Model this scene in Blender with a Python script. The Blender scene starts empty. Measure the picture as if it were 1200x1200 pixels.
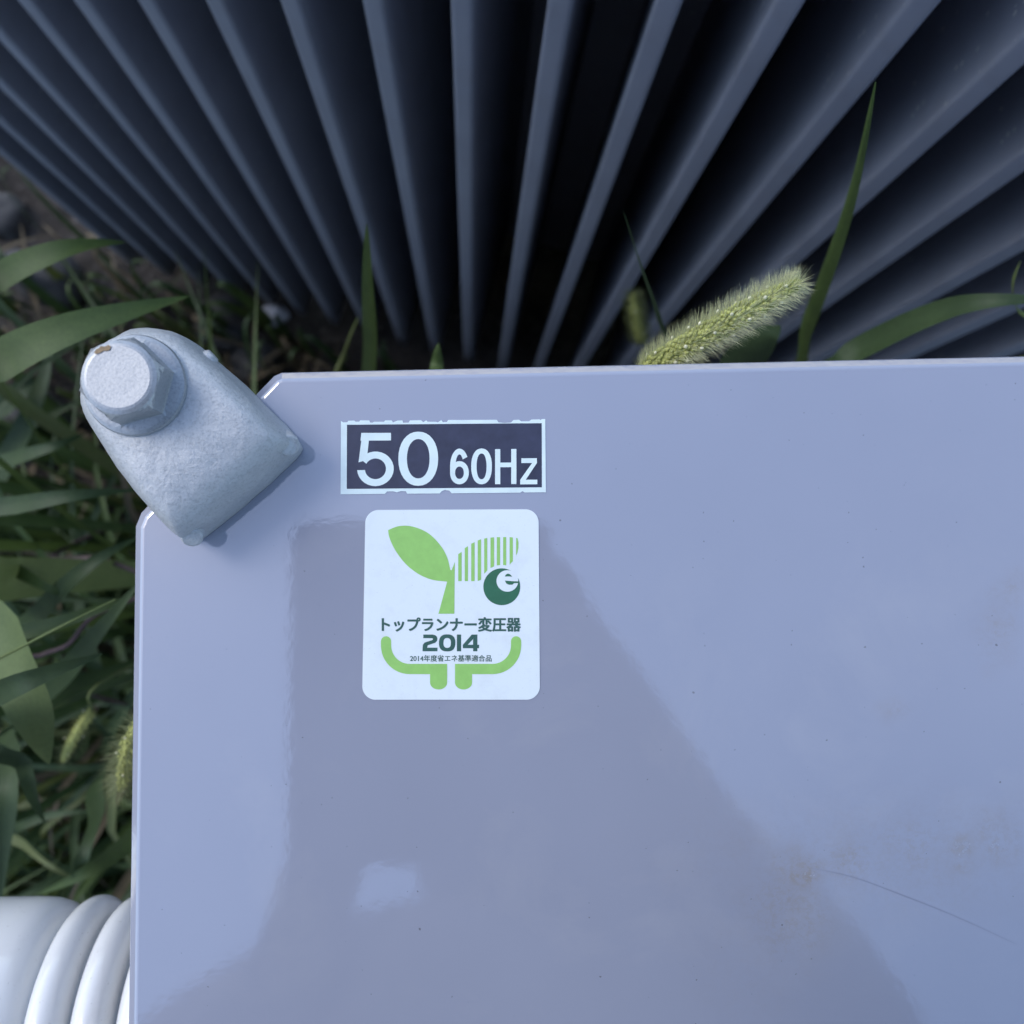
import bpy, bmesh, math, random
from mathutils import Vector, Matrix, noise
R = math.radians
rnd = random.Random(7)
scn = bpy.context.scene
COL = scn.collection

# ------------------------------------------------------------------ camera
FPX, CAMH = 1105.0, 0.245                 # focal length in photo pixels, height above the cover (m)
Zc = Vector((48, 50, 1105)).normalized()  # world axes seen from the camera
Xc = (Vector((1, 0, 0)) - Zc * Zc.x).normalized()
Yc = Zc.cross(Xc)
ROT = Matrix((Xc, Yc, Zc))
cam_d = bpy.data.cameras.new('camera')
cam = bpy.data.objects.new('camera', cam_d)
COL.objects.link(cam)
cam.matrix_world = Matrix.Translation((0, 0, CAMH)) @ ROT.to_4x4()
cam_d.sensor_width = 7.5
cam_d.lens = 7.5 * FPX / 1200.0
cam_d.clip_start, cam_d.clip_end = 0.01, 500
cam_d.dof.use_dof = True
cam_d.dof.focus_distance = 0.240
cam_d.dof.aperture_fstop = 3.0
scn.camera = cam

# ------------------------------------------------------------------ sky, sun, exposure
SUN_EL, SUN_AZ = R(48), R(-62)            # azimuth measured from +Y towards +X
w = bpy.data.worlds.new('World'); scn.world = w; w.use_nodes = True
nt = w.node_tree
sky = nt.nodes.new('ShaderNodeTexSky'); sky.sky_type = 'NISHITA'; sky.sun_disc = False
sky.sun_elevation = SUN_EL; sky.sun_rotation = SUN_AZ
sky.dust_density = 1.2; sky.ozone_density = 1.7
bg = nt.nodes['Background']; bg.inputs['Strength'].default_value = 0.15
nt.links.new(sky.outputs[0], bg.inputs[0])
sd = bpy.data.lights.new('sun', 'SUN'); sun = bpy.data.objects.new('sun', sd); COL.objects.link(sun)
sd.energy = 0.5; sd.angle = R(20); sd.color = (1.0, 0.985, 0.965)
sdir = Vector((math.sin(SUN_AZ) * math.cos(SUN_EL), math.cos(SUN_AZ) * math.cos(SUN_EL), math.sin(SUN_EL)))
sun.rotation_euler = sdir.to_track_quat('Z', 'Y').to_euler()
scn.view_settings.view_transform = 'Standard'
scn.view_settings.look = 'None'
scn.view_settings.gamma = 1
scn.view_settings.exposure = 1.1
scn.render.engine = 'CYCLES'
scn.cycles.max_bounces = 6; scn.cycles.diffuse_bounces = 3; scn.cycles.glossy_bounces = 3; scn.cycles.transmission_bounces = 3

# ------------------------------------------------------------------ helpers
GROUND = -1.06
def P(px, py, z=0.0):
    """place on the level z that the survey of the photograph gives for a pixel"""
    v = Vector((px - 600, 600 - py, -FPX))
    d = Vector((Xc.dot(v), Yc.dot(v), Zc.dot(v)))
    t = (z - CAMH) / d.z
    return Vector((d.x * t, d.y * t, z))

def link(name, me, mat=None, parent=None, smooth=False):
    o = bpy.data.objects.new(name, me); COL.objects.link(o)
    if mat is not None and not me.materials: me.materials.append(mat)
    if smooth:
        for p in me.polygons: p.use_smooth = True
    if parent is not None:
        o.parent = parent
        if parent.type == 'EMPTY': o.matrix_parent_inverse = Matrix.Translation(-parent.location)
    return o
def mesh(name, verts, faces, mat, parent=None, smooth=False):
    me = bpy.data.meshes.new(name); me.from_pydata([tuple(v) for v in verts], [], faces); me.update()
    return link(name, me, mat, parent, smooth)
def bm_obj(name, bm, mat, parent=None, smooth=False):
    me = bpy.data.meshes.new(name); bm.to_mesh(me); bm.free()
    return link(name, me, mat, parent, smooth)
def tag(o, label, cat, group=None):
    o['label'] = label; o['category'] = cat
    if group: o['group'] = group
    return o
def empty(name, loc):
    o = bpy.data.objects.new(name, None); o.location = loc; o.empty_display_size = 0.05
    COL.objects.link(o); return o
def local(o, origin):
    """move a top-level mesh's origin to its base"""
    o.data.transform(Matrix.Translation(-Vector(origin))); o.location = origin
    return o

class N:
    def __init__(s, name):
        s.m = bpy.data.materials.new(name); s.m.use_nodes = True
        s.t = s.m.node_tree; s.p = s.t.nodes['Principled BSDF']
        s.co = s.n('ShaderNodeTexCoord').outputs['Object']
    def n(s, typ, **kw):
        x = s.t.nodes.new(typ)
        for k, v in kw.items(): setattr(x, k, v)
        return x
    def l(s, a, b): s.t.links.new(a, b)
    def noise(s, scale, detail=3, rough=0.55, dist=0.0, co=None):
        x = s.n('ShaderNodeTexNoise'); s.l(co or s.co, x.inputs['Vector'])
        x.inputs['Scale'].default_value = scale; x.inputs['Detail'].default_value = detail
        x.inputs['Roughness'].default_value = rough; x.inputs['Distortion'].default_value = dist
        return x.outputs['Fac']
    def ramp(s, fac, stops):
        x = s.n('ShaderNodeValToRGB'); s.l(fac, x.inputs[0]); e = x.color_ramp.elements
        while len(e) < len(stops): e.new(0.5)
        for el, (p, c) in zip(e, stops):
            el.position = p; el.color = (c, c, c, 1) if isinstance(c, (int, float)) else (*c, 1)
        return x.outputs[0]
    def mix(s, fac, a, b, mode='MIX'):
        x = s.n('ShaderNodeMix', data_type='RGBA', blend_type=mode)
        for sock, v in ((x.inputs[0], fac), (x.inputs[6], a), (x.inputs[7], b)):
            if hasattr(v, 'links') or hasattr(v, 'is_linked'): s.l(v, sock)
            elif isinstance(v, (int, float)): sock.default_value = v if sock == x.inputs[0] else (v, v, v, 1)
            else: sock.default_value = (*v, 1)
        return x.outputs[2]
    def math(s, op, a, b=0.0, clamp=False):
        x = s.n('ShaderNodeMath', operation=op, use_clamp=clamp)
        for sock, v in ((x.inputs[0], a), (x.inputs[1], b)):
            if isinstance(v, (int, float)): sock.default_value = v
            else: s.l(v, sock)
        return x.outputs[0]
    def dist(s, pt, stretch=(1, 1, 1)):
        x = s.n('ShaderNodeVectorMath', operation='SUBTRACT'); s.l(s.co, x.inputs[0]); x.inputs[1].default_value = pt
        y = s.n('ShaderNodeVectorMath', operation='MULTIPLY'); s.l(x.outputs[0], y.inputs[0]); y.inputs[1].default_value = stretch
        z = s.n('ShaderNodeVectorMath', operation='LENGTH'); s.l(y.outputs[0], z.inputs[0])
        return z.outputs['Value']
    def bump(s, h, strength=0.2, distance=0.001):
        x = s.n('ShaderNodeBump'); s.l(h, x.inputs['Height'])
        x.inputs['Strength'].default_value = strength; x.inputs['Distance'].default_value = distance
        s.l(x.outputs[0], s.p.inputs['Normal'])
    def set(s, **kw):
        for k, v in kw.items():
            i = s.p.inputs[k.replace('_', ' ')]
            if hasattr(v, 'is_linked'): s.l(v, i)
            elif isinstance(v, tuple): i.default_value = (*v, 1) if len(v) == 3 else v
            else: i.default_value = v
        return s
def plain(name, col, rough=0.5, ior=1.5, var=0.0, scale=300):
    k = N(name)
    if var:
        f = k.noise(scale, 4, 0.6)
        c = k.mix(k.ramp(f, [(0.3, 0.0), (0.7, 1.0)]), tuple(x * (1 - var) for x in col), tuple(min(1, x * (1 + var)) for x in col))
        k.set(Base_Color=c)
    else: k.set(Base_Color=col)
    k.set(Roughness=rough, IOR=ior)
    return k.m

# ------------------------------------------------------------------ materials
def mat_cover():
    k = N('cover_enamel')
    base = k.mix(k.ramp(k.noise(9, 4), [(0.3, 0.0), (0.7, 1.0)]), COVER_A, COVER_B)
    # fine specks of soot
    warp = k.n('ShaderNodeTexNoise'); k.l(k.co, warp.inputs['Vector']); warp.inputs['Scale'].default_value = 1500
    wv = k.n('ShaderNodeVectorMath', operation='MULTIPLY_ADD'); k.l(warp.outputs['Color'], wv.inputs[0]); wv.inputs[1].default_value = (.0006, .0006, 0); k.l(k.co, wv.inputs[2])
    for scale, keep, rad, op in ((85, 0.80, 0.028, 0.6), (260, 0.88, 0.055, 0.45)):
        v = k.n('ShaderNodeTexVoronoi', voronoi_dimensions='2D'); k.l(wv.outputs[0], v.inputs['Vector']); v.inputs['Scale'].default_value = scale
        sep = k.n('ShaderNodeSeparateColor'); k.l(v.outputs['Color'], sep.inputs[0])
        sp = k.math('MULTIPLY', k.math('GREATER_THAN', sep.outputs[0], keep), k.math('LESS_THAN', v.outputs['Distance'], k.math('MULTIPLY', k.math('POWER', sep.outputs[1], 2.0), rad)))
        base = k.mix(k.math('MULTIPLY', sp, op), base, (0.06, 0.05, 0.045))
    # faint wiped film of dust
    film = k.math('MULTIPLY', k.ramp(k.noise(26, 6, 0.65, 0.4), [(0.50, 0.0), (0.68, 1.0)]), k.ramp(k.noise(7, 2), [(0.42, 0.0), (0.62, 1.0)]))
    base = k.mix(k.math('MULTIPLY', film, 0.32), base, (0.385, 0.385, 0.42))
    # brown water stains in the places where they lie
    g = k.ramp(k.noise(520, 5, 0.75), [(0.46, 0.0), (0.62, 1.0)])
    soft = k.ramp(k.noise(90, 5, 0.7), [(0.40, 0.0), (0.65, 1.0)])
    tot = None; wob = k.noise(130, 4, 0.65)
    for (x, y, r, st, a) in STAINS:
        d = k.math('ADD', k.dist(tuple(P(x, y, 0)), st), k.math('MULTIPLY', k.math('SUBTRACT', wob, 0.5), 0.016))
        m = k.n('ShaderNodeMapRange', interpolation_type='SMOOTHSTEP'); k.l(d, m.inputs[0])
        m.inputs[1].default_value = r; m.inputs[2].default_value = 0.0; m.inputs[3].default_value = 0.0; m.inputs[4].default_value = a
        tot = m.outputs[0] if tot is None else k.math('MAXIMUM', tot, m.outputs[0])
    amt = k.math('MULTIPLY', tot, k.math('ADD', k.math('MULTIPLY', g, 0.55), k.math('MULTIPLY', soft, 0.45)), True)
    base = k.mix(amt, base, (0.27, 0.225, 0.185))
    rough = k.math('ADD', k.math('ADD', 0.035, k.math('MULTIPLY', film, 0.03)), k.math('MULTIPLY', tot, 0.25))
    k.set(Base_Color=base, Roughness=rough, IOR=COVER_IOR)
    k.bump(k.math('ADD', k.math('MULTIPLY', k.noise(330, 4, 0.6), 0.58), k.noise(26, 2, 0.4)), 0.065, 0.0006)
    return k.m
COVER_A, COVER_B, COVER_IOR = (0.284, 0.296, 0.358), (0.309, 0.321, 0.386), 2.16
STAINS = [(938, 1022, 0.0115, (1, 1, 1), 0.95), (925, 1068, 0.020, (1, 0.9, 1), 0.6), (1000, 1008, 0.013, (1, 1, 1), 0.7),
          (1070, 990, 0.015, (0.8, 1.2, 1), 0.6), (1130, 1000, 0.008, (1, 1, 1), 1.0), (1165, 985, 0.011, (1, 1, 1), 1.0),
          (1050, 1000, 0.050, (0.55, 2.0, 1), 0.30), (1048, 830, 0.007, (1, 1, 1), 0.35), (1165, 740, 0.012, (1.3, 0.8, 1), 0.45),
          (1185, 690, 0.008, (1, 1, 1), 0.5), (880, 1130, 0.03, (1, 1, 1), 0.14)]

def mat_fin():
    k = N('fin_paint')
    base = k.mix(k.ramp(k.noise(14, 4), [(0.3, 0.0), (0.7, 1.0)]), (0.220, 0.236, 0.285), (0.255, 0.271, 0.322))
    v = k.n('ShaderNodeTexVoronoi'); k.l(k.co, v.inputs['Vector']); v.inputs['Scale'].default_value = 190
    sep = k.n('ShaderNodeSeparateColor'); k.l(v.outputs['Color'], sep.inputs[0])
    sp = k.math('MULTIPLY', k.math('GREATER_THAN', sep.outputs[0], 0.86), k.math('LESS_THAN', v.outputs['Distance'], 0.24))
    sp = k.math('MULTIPLY', sp, k.ramp(k.noise(11, 3), [(0.52, 0.0), (0.60, 1.0)]))
    base = k.mix(k.math('MULTIPLY', sp, 0.8), base, (0.62, 0.60, 0.55))
    dirt = k.ramp(k.noise(35, 6, 0.7), [(0.5, 0.0), (0.75, 1.0)])
    base = k.mix(k.math('MULTIPLY', dirt, 0.25), base, (0.16, 0.15, 0.15))
    k.set(Base_Color=base, Roughness=0.42, IOR=1.5)
    k.bump(k.noise(60, 3), 0.15, 0.001)
    return k.m
def mat_zinc():
    k = N('galvanised_zinc')
    a = k.ramp(k.noise(330, 6, 0.75), [(0.36, 0.0), (0.52, 1.0)])
    b = k.ramp(k.noise(1300, 3, 0.7), [(0.36, 0.0), (0.50, 1.0)])
    base = k.mix(k.math('ADD', k.math('MULTIPLY', a, 0.30), k.math('MULTIPLY', b, 0.70)), (0.35, 0.365, 0.38), (0.47, 0.485, 0.50))
    base = k.mix(k.math('MULTIPLY', k.ramp(k.noise(75, 4, 0.6), [(0.55, 0.0), (0.72, 1.0)]), 0.32), base, (0.58, 0.595, 0.60))
    k.set(Base_Color=base, Metallic=0.30, Roughness=0.45)
    k.bump(k.math('ADD', k.noise(1100, 5, 0.75), k.math('MULTIPLY', k.noise(230, 4, 0.6), 1.5)), 0.62, 0.0005)
    return k.m
def mat_bolt():
    k = N('bolt_zinc')
    a = k.ramp(k.noise(1600, 4, 0.7), [(0.38, 0.0), (0.52, 1.0)])
    base = k.mix(a, (0.29, 0.305, 0.32), (0.36, 0.375, 0.39))
    k.set(Base_Color=base, Metallic=0.45, Roughness=0.40)
    k.bump(k.noise(1500, 4, 0.6), 0.12, 0.0003)
    return k.m
def mat_leaf(name, a, b, rough=0.62):
    k = N(name)
    st = k.n('ShaderNodeMapping'); k.l(k.co, st.inputs[0]); st.inputs['Scale'].default_value = (1, 1, 0.25)
    c = k.mix(k.ramp(k.noise(40, 4, 0.6), [(0.3, 0.0), (0.7, 1.0)]), a, b)
    fine = k.noise(700, 2, 0.5, co=st.outputs[0])
    c = k.mix(k.math('MULTIPLY', k.ramp(fine, [(0.4, 0.0), (0.65, 1.0)]), 0.25), c, tuple(x * 0.55 for x in a))
    k.set(Base_Color=c, Roughness=rough, Subsurface_Weight=0.0)
    tr = k.n('ShaderNodeBsdfTranslucent'); k.l(c, tr.inputs[0])
    ms = k.n('ShaderNodeMixShader'); ms.inputs[0].default_value = 0.25
    k.l(k.p.outputs[0], ms.inputs[1]); k.l(tr.outputs[0], ms.inputs[2])
    k.l(ms.outputs[0], k.t.nodes['Material Output'].inputs[0])
    return k.m
def mat_soil():
    k = N('soil')
    c = k.mix(k.ramp(k.noise(18, 7, 0.7), [(0.35, 0.0), (0.65, 1.0)]), (0.022, 0.018, 0.015), (0.085, 0.072, 0.062))
    c = k.mix(k.ramp(k.noise(90, 4, 0.7), [(0.58, 0.0), (0.70, 1.0)]), c, (0.19, 0.17, 0.15))
    k.set(Base_Color=c, Roughness=0.95); k.bump(k.noise(60, 6, 0.7), 0.8, 0.02)
    return k.m
def mat_stone(name, a, b):
    k = N(name); c = k.mix(k.ramp(k.noise(45, 6, 0.7), [(0.3, 0.0), (0.7, 1.0)]), a, b)
    k.set(Base_Color=c, Roughness=0.85); k.bump(k.noise(120, 5, 0.7), 0.5, 0.004)
    return k.m
M_COVER, M_FIN, M_ZINC, M_BOLT, M_SOIL = mat_cover(), mat_fin(), mat_zinc(), mat_bolt(), mat_soil()
M_TANK = plain('tank_paint', (0.30, 0.31, 0.37), 0.4, 1.5, 0.1, 20)
M_STK = plain('sticker_white', (0.72, 0.77, 0.77), 0.34, 1.45, 0.02, 500)
M_STK2 = plain('sticker_mint', (0.66, 0.76, 0.74), 0.38, 1.45, 0.06, 220)
M_NAVY = plain('print_navy', (0.036, 0.040, 0.072), 0.40, 1.45, 0.22, 160)
M_GREEN = plain('print_light_green', (0.29, 0.54, 0.14), 0.40, 1.45, 0.07, 300)
M_DKGREEN = plain('print_dark_green', (0.035, 0.135, 0.075), 0.40, 1.45, 0.1, 300)
M_TXT = plain('print_lettering', (0.040, 0.105, 0.085), 0.42, 1.45, 0.1, 300)
M_RUST = plain('rust', (0.30, 0.21, 0.12), 0.8, 1.4, 0.3, 900)
M_SCR = plain('scratch_grey', (0.185, 0.195, 0.25), 0.5)
M_PORC = plain('porcelain', (0.62, 0.62, 0.62), 0.05, 1.6, 0.02, 20)
def grime(name, col, rough, ior, dirt, scale, lo, hi, amt):
    k = N(name)
    f = k.math('MULTIPLY', k.ramp(k.noise(scale, 6, 0.7), [(lo, 0.0), (hi, 1.0)]), amt)
    g = k.math('MULTIPLY', k.ramp(k.noise(scale * 14, 3, 0.6), [(0.66, 0.0), (0.72, 1.0)]), amt * 1.3)
    k.set(Base_Color=k.mix(k.math('MAXIMUM', f, g), col, dirt), Roughness=k.math('ADD', rough, k.math('MULTIPLY', f, 0.3)), IOR=ior)
    return k.m
M_PORC = grime('porcelain_glaze', (0.70, 0.70, 0.69), 0.05, 1.55, (0.34, 0.32, 0.29), 45, 0.50, 0.78, 0.25)
M_STK = grime('sticker_white_worn', (0.72, 0.77, 0.77), 0.30, 1.45, (0.45, 0.46, 0.45), 120, 0.5, 0.8, 0.28)
M_BLADE = mat_leaf('blade_green', (0.053, 0.088, 0.020), (0.082, 0.128, 0.031))
M_BLADE2 = mat_leaf('blade_deep_green', (0.027, 0.054, 0.017), (0.047, 0.083, 0.027))
M_BLADE3 = mat_leaf('blade_yellow_green', (0.085, 0.11, 0.03), (0.11, 0.13, 0.045))
M_PALE = mat_leaf('blade_pale_green', (0.10, 0.145, 0.05), (0.13, 0.18, 0.065))
M_STRAW = mat_leaf('straw', (0.10, 0.08, 0.05), (0.17, 0.135, 0.08), 0.7)
M_STEM = mat_leaf('stem_green', (0.12, 0.17, 0.05), (0.17, 0.21, 0.07))
M_PURP = mat_leaf('stem_purple', (0.13, 0.085, 0.10), (0.17, 0.11, 0.11))
M_SEED = plain('spikelet_green', (0.40, 0.42, 0.13), 0.6, 1.4, 0.35, 900)
M_ANTH = plain('anther_cream', (0.74, 0.71, 0.50), 0.6)
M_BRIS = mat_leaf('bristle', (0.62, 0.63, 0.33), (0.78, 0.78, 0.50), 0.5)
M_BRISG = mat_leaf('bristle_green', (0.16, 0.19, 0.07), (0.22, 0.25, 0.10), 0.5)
M_STONE = mat_stone('stone_grey', (0.045, 0.045, 0.048), (0.10, 0.098, 0.096))
M_PEB = mat_stone('pebble_pale', (0.50, 0.50, 0.52), (0.65, 0.65, 0.66))
M_CLOTH = plain('dark_cloth', (0.020, 0.022, 0.028), 0.85, 1.4, 0.2, 60)
M_PHONE = plain('phone_black', (0.02, 0.02, 0.022), 0.3)
M_GLASS = plain('lens_glass', (0.01, 0.01, 0.012), 0.05)

# ------------------------------------------------------------------ ground
def build_ground():
    xs = [-60, -25, -10, -4, -2] + [-1.5 + 0.04 * i for i in range(76)] + [2, 4, 10, 25, 60]
    verts = []; n = len(xs)
    for y in xs:
        for x in xs:
            h = 0.035 * noise.noise((x * 4, y * 4, 0)) + 0.02 * noise.noise((x * 13, y * 13, 3)) if abs(x) < 1.6 and abs(y) < 1.6 else 0
            verts.append((x, y, GROUND + h))
    faces = [(j * n + i, j * n + i + 1, (j + 1) * n + i + 1, (j + 1) * n + i) for j in range(n - 1) for i in range(n - 1)]
    o = mesh('ground', verts, faces, M_SOIL, None, True); o['kind'] = 'structure'
build_ground()

# ------------------------------------------------------------------ finned transformer
PITCH_X, PITCH_Y, FB = 0.1707 * 0.254, -0.048 * 0.254, 0.254
ROWA = math.atan2(PITCH_Y, PITCH_X)                      # the row of fins is turned against the cover
U = Vector((math.cos(ROWA), math.sin(ROWA), 0)); V = Vector((-U.y, U.x, 0))
F0 = Vector((-0.02 * FB, FB, 0))
FIN_TOP, FIN_BOT, FIN_D = -0.02, -1.0, 0.19
def build_fins():
    root = empty('finned_transformer', (F0.x, F0.y + 0.4, GROUND))
    tag(root, 'dark blue grey transformer tank with a row of tall cooling fins', 'transformer')
    # fin profile in plan: rounded front edge, slightly waisted plate
    h = 0.0056; prof = []
    for a in (180, 205, 230, 250, 270): prof.append((-h + 0.0022 + 0.0022 * math.cos(R(a)), 0.0022 + 0.0022 * math.sin(R(a))))
    prof.append((-h * 0.30, -0.0003)); prof.append((h * 0.30, -0.0003))
    for a in (270, 290, 310, 335, 360): prof.append((h - 0.0022 + 0.0022 * math.cos(R(a)), 0.0022 + 0.0022 * math.sin(R(a))))
    prof = prof + [(h * 0.92, 0.03), (h * 0.8, 0.09), (h * 0.8, FIN_D), (-h * 0.8, FIN_D), (-h * 0.8, 0.09), (-h * 0.92, 0.03)]
    zs = [FIN_BOT, FIN_BOT + 0.012] + [FIN_BOT + 0.06 + (FIN_TOP - FIN_BOT - 0.08) * i / 10 for i in range(11)] + [FIN_TOP - 0.008, FIN_TOP]
    verts, faces = [], []
    for zi, z in enumerate(zs):
        e = 0.012 if zi in (0, len(zs) - 1) else 0.0
        for (a, b) in prof:
            verts.append(U * a * (0.6 if e else 1) + V * max(b, e) + Vector((0, 0, z)))
    n = len(prof)
    for j in range(len(zs) - 1):
        for i in range(n):
            faces.append((j * n + i, j * n + (i + 1) % n, (j + 1) * n + (i + 1) % n, (j + 1) * n + i))
    faces.append(tuple(range(n))[::-1]); faces.append(tuple(range((len(zs) - 1) * n, len(zs) * n)))
    first = None
    for i in range(-10, 13):
        p = F0 + Vector((PITCH_X, PITCH_Y, 0)) * i
        if first is None:
            first = mesh('fin', verts, faces, M_FIN, root, True); o = first
        else:
            o = first.copy(); COL.objects.link(o)
        o.location = p + V * rnd.uniform(-0.0012, 0.0012)
        o.rotation_euler = (rnd.uniform(-.0012, .0012), rnd.uniform(-.0015, .0015), 0)
    def slab(name, a0, a1, b0, b1, z0, z1, mat):
        vs = [F0 + U * a + V * b + Vector((0, 0, z)) for z in (z0, z1) for (a, b) in ((a0, b0), (a1, b0), (a1, b1), (a0, b1))]
        return mesh(name, vs, [(3, 2, 1, 0), (4, 5, 6, 7), (0, 1, 5, 4), (1, 2, 6, 5), (2, 3, 7, 6), (3, 0, 4, 7)], mat, root)
    a0, a1 = -10.7 * 0.045, 12.8 * 0.045
    slab('tank_wall', a0, a1, FIN_D - 0.004, FIN_D + 0.5, FIN_BOT - 0.01, FIN_TOP + 0.02, M_FIN)
    slab('base_channel', a0 + 0.05, a0 + 0.13, FIN_D + 0.03, FIN_D + 0.46, GROUND - 0.06, FIN_BOT - 0.012, M_FIN)
    slab('base_channel', a1 - 0.13, a1 - 0.05, FIN_D + 0.03, FIN_D + 0.46, GROUND - 0.06, FIN_BOT - 0.012, M_FIN)
build_fins()

# ------------------------------------------------------------------ transformer box under the lid
def line_x(p, q, r, s):
    d1, d2 = q - p, s - r; den = d1.x * d2.y - d1.y * d2.x
    t = ((r.x - p.x) * d2.y - (r.y - p.y) * d2.x) / den
    return p + d1 * t
def offset(poly, d):
    n = len(poly); out = []
    ls = []
    for i in range(n):
        a, b = poly[i], poly[(i + 1) % n]; t = (b - a).normalized(); nn = Vector((-t.y, t.x))
        ls.append((a + nn * d, b + nn * d))
    for i in range(n):
        out.append(line_x(*ls[i - 1], *ls[i]))
    return out
def v2(v): return Vector((v.x, v.y))
TR = empty('transformer', (0.12, -0.14, GROUND))
tag(TR, 'pale lavender grey transformer with a glossy lid bearing two stickers', 'transformer')
def build_cover():
    zl = -0.0030
    A = v2(P(160.5, 617, zl)); L2 = v2(P(152.5, 1200, zl))
    B = v2(P(331, 437.5, zl)); T2 = v2(P(1200, 418.5, zl))
    Cc = v2(P(158, 606, zl)); C2 = v2(P(303, 462, zl))
    dl = (L2 - A).normalized(); dt = (T2 - B).normalized()
    TL = v2(P(160.5, 617, zl)); 
    CA, CB = v2(P(167, 601, zl)), v2(P(322, 441.5, zl))
    LEN, WID = 0.40, 0.36
    # counter-clockwise seen from above
    bl = A + dl * WID; br = B + dt * LEN - Vector((-dt.y, dt.x)) * 0.40
    c = 0.042
    poly = [B + dt * 0, CB, CA, A, bl - dl * c, bl + Vector((c, 0)), br + Vector((-c, 0)), br + Vector((0, c)), B + dt * LEN + Vector((0, -c)), B + dt * (LEN - c)]
    area = sum(poly[i].x * poly[(i + 1) % len(poly)].y - poly[(i + 1) % len(poly)].x * poly[i].y for i in range(len(poly)))
    if area < 0: poly.reverse()
    rings = [(0.0, -0.028), (0.0, -0.0022), (0.0003, -0.0017), (0.0019, -0.0004), (0.0025, -0.0001), (0.0029, 0.0)]
    verts, faces = [], []; n = len(poly)
    for d, z in rings:
        for q in offset(poly, d): verts.append((q.x, q.y, z))
    for j in range(len(rings) - 1):
        for i in range(n):
            faces.append((j * n + i, j * n + (i + 1) % n, (j + 1) * n + (i + 1) % n, (j + 1) * n + i))
    faces.append(tuple(range((len(rings) - 1) * n, len(rings) * n)))
    faces.append(tuple(range(n))[::-1])
    o = mesh('cover', verts, faces, M_COVER, TR)
    bp = offset(poly, 0.012)
    vs = [(q.x, q.y, z) for z in (-0.96, -0.029) for q in bp]
    mesh('tank', vs, [(i, (i + 1) % n, n + (i + 1) % n, n + i) for i in range(n)] + [tuple(range(n))[::-1]], M_TANK, TR)
    for yy in (-0.06, -0.25):
        bm = bmesh.new(); bmesh.ops.create_cube(bm, size=1, matrix=Matrix.Translation((0.12, yy, (GROUND - 0.96) / 2 - 0.02)) @ Matrix.Diagonal((0.36, 0.05, -0.96 - GROUND + 0.036, 1)))
        bm_obj('base_channel', bm, M_TANK, TR)
    return o
COVER = build_cover()

# thin print and foil: polygons given in photo pixels, laid flat on the cover
def flat(name, polys, z, mat, parent, thick=0.0):
    bm = bmesh.new()
    for kk, pl in enumerate(polys):
        vs = [bm.verts.new(P(x, y, z + kk * 6e-7)) for (x, y) in pl]
        f = bm.faces.new(vs)
        f.normal_update()
        if f.normal.z < 0: f.normal_flip()
    if thick:
        r = bmesh.ops.extrude_face_region(bm, geom=bm.faces[:])
        for v in [g for g in r['geom'] if isinstance(g, bmesh.types.BMVert)]: v.co.z = z - thick
        bmesh.ops.recalc_face_normals(bm, faces=bm.faces)
    bmesh.ops.triangulate(bm, faces=[f for f in bm.faces if len(f.verts) > 4])
    return bm_obj(name, bm, mat, parent)
def text(name, body, box, z, mat, parent, bold=0.0):
    """lettering fitted to a box; made bolder by spreading copies a hair apart, each at its own height"""
    cu = bpy.data.curves.new('t', 'FONT'); cu.body = body; cu.resolution_u = 4; cu.fill_mode = 'FRONT'
    ob = bpy.data.objects.new('t', cu); COL.objects.link(ob)
    me = bpy.data.meshes.new_from_object(ob.evaluated_get(bpy.context.evaluated_depsgraph_get()))
    bpy.data.objects.remove(ob); bpy.data.curves.remove(cu)
    vs = [v.co.copy() for v in me.vertices]; fs = [tuple(p.vertices) for p in me.polygons]; bpy.data.meshes.remove(me)
    xs = [v.x for v in vs]; ys = [v.y for v in vs]
    x0, x1, y0, y1 = min(xs), max(xs), min(ys), max(ys); l, t, r, b = box
    V_, F_ = [], []
    sh = [(0, 0)] + ([(bold * a, bold * c) for a, c in ((-1, 0), (1, 0), (0, -.8), (0, .8), (-.7, -.6), (.7, -.6), (-.7, .6), (.7, .6))] if bold else [])
    for k, (dx, dy) in enumerate(sh):
        o = len(V_)
        for v in vs:
            V_.append(P(l + (r - l) * (v.x - x0) / (x1 - x0) + dx, b + (t - b) * (v.y - y0) / (y1 - y0) + dy, z + k * 3e-6))
        F_ += [tuple(i + o for i in f) for f in fs]
    return mesh(name, V_, F_, mat, parent)

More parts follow.
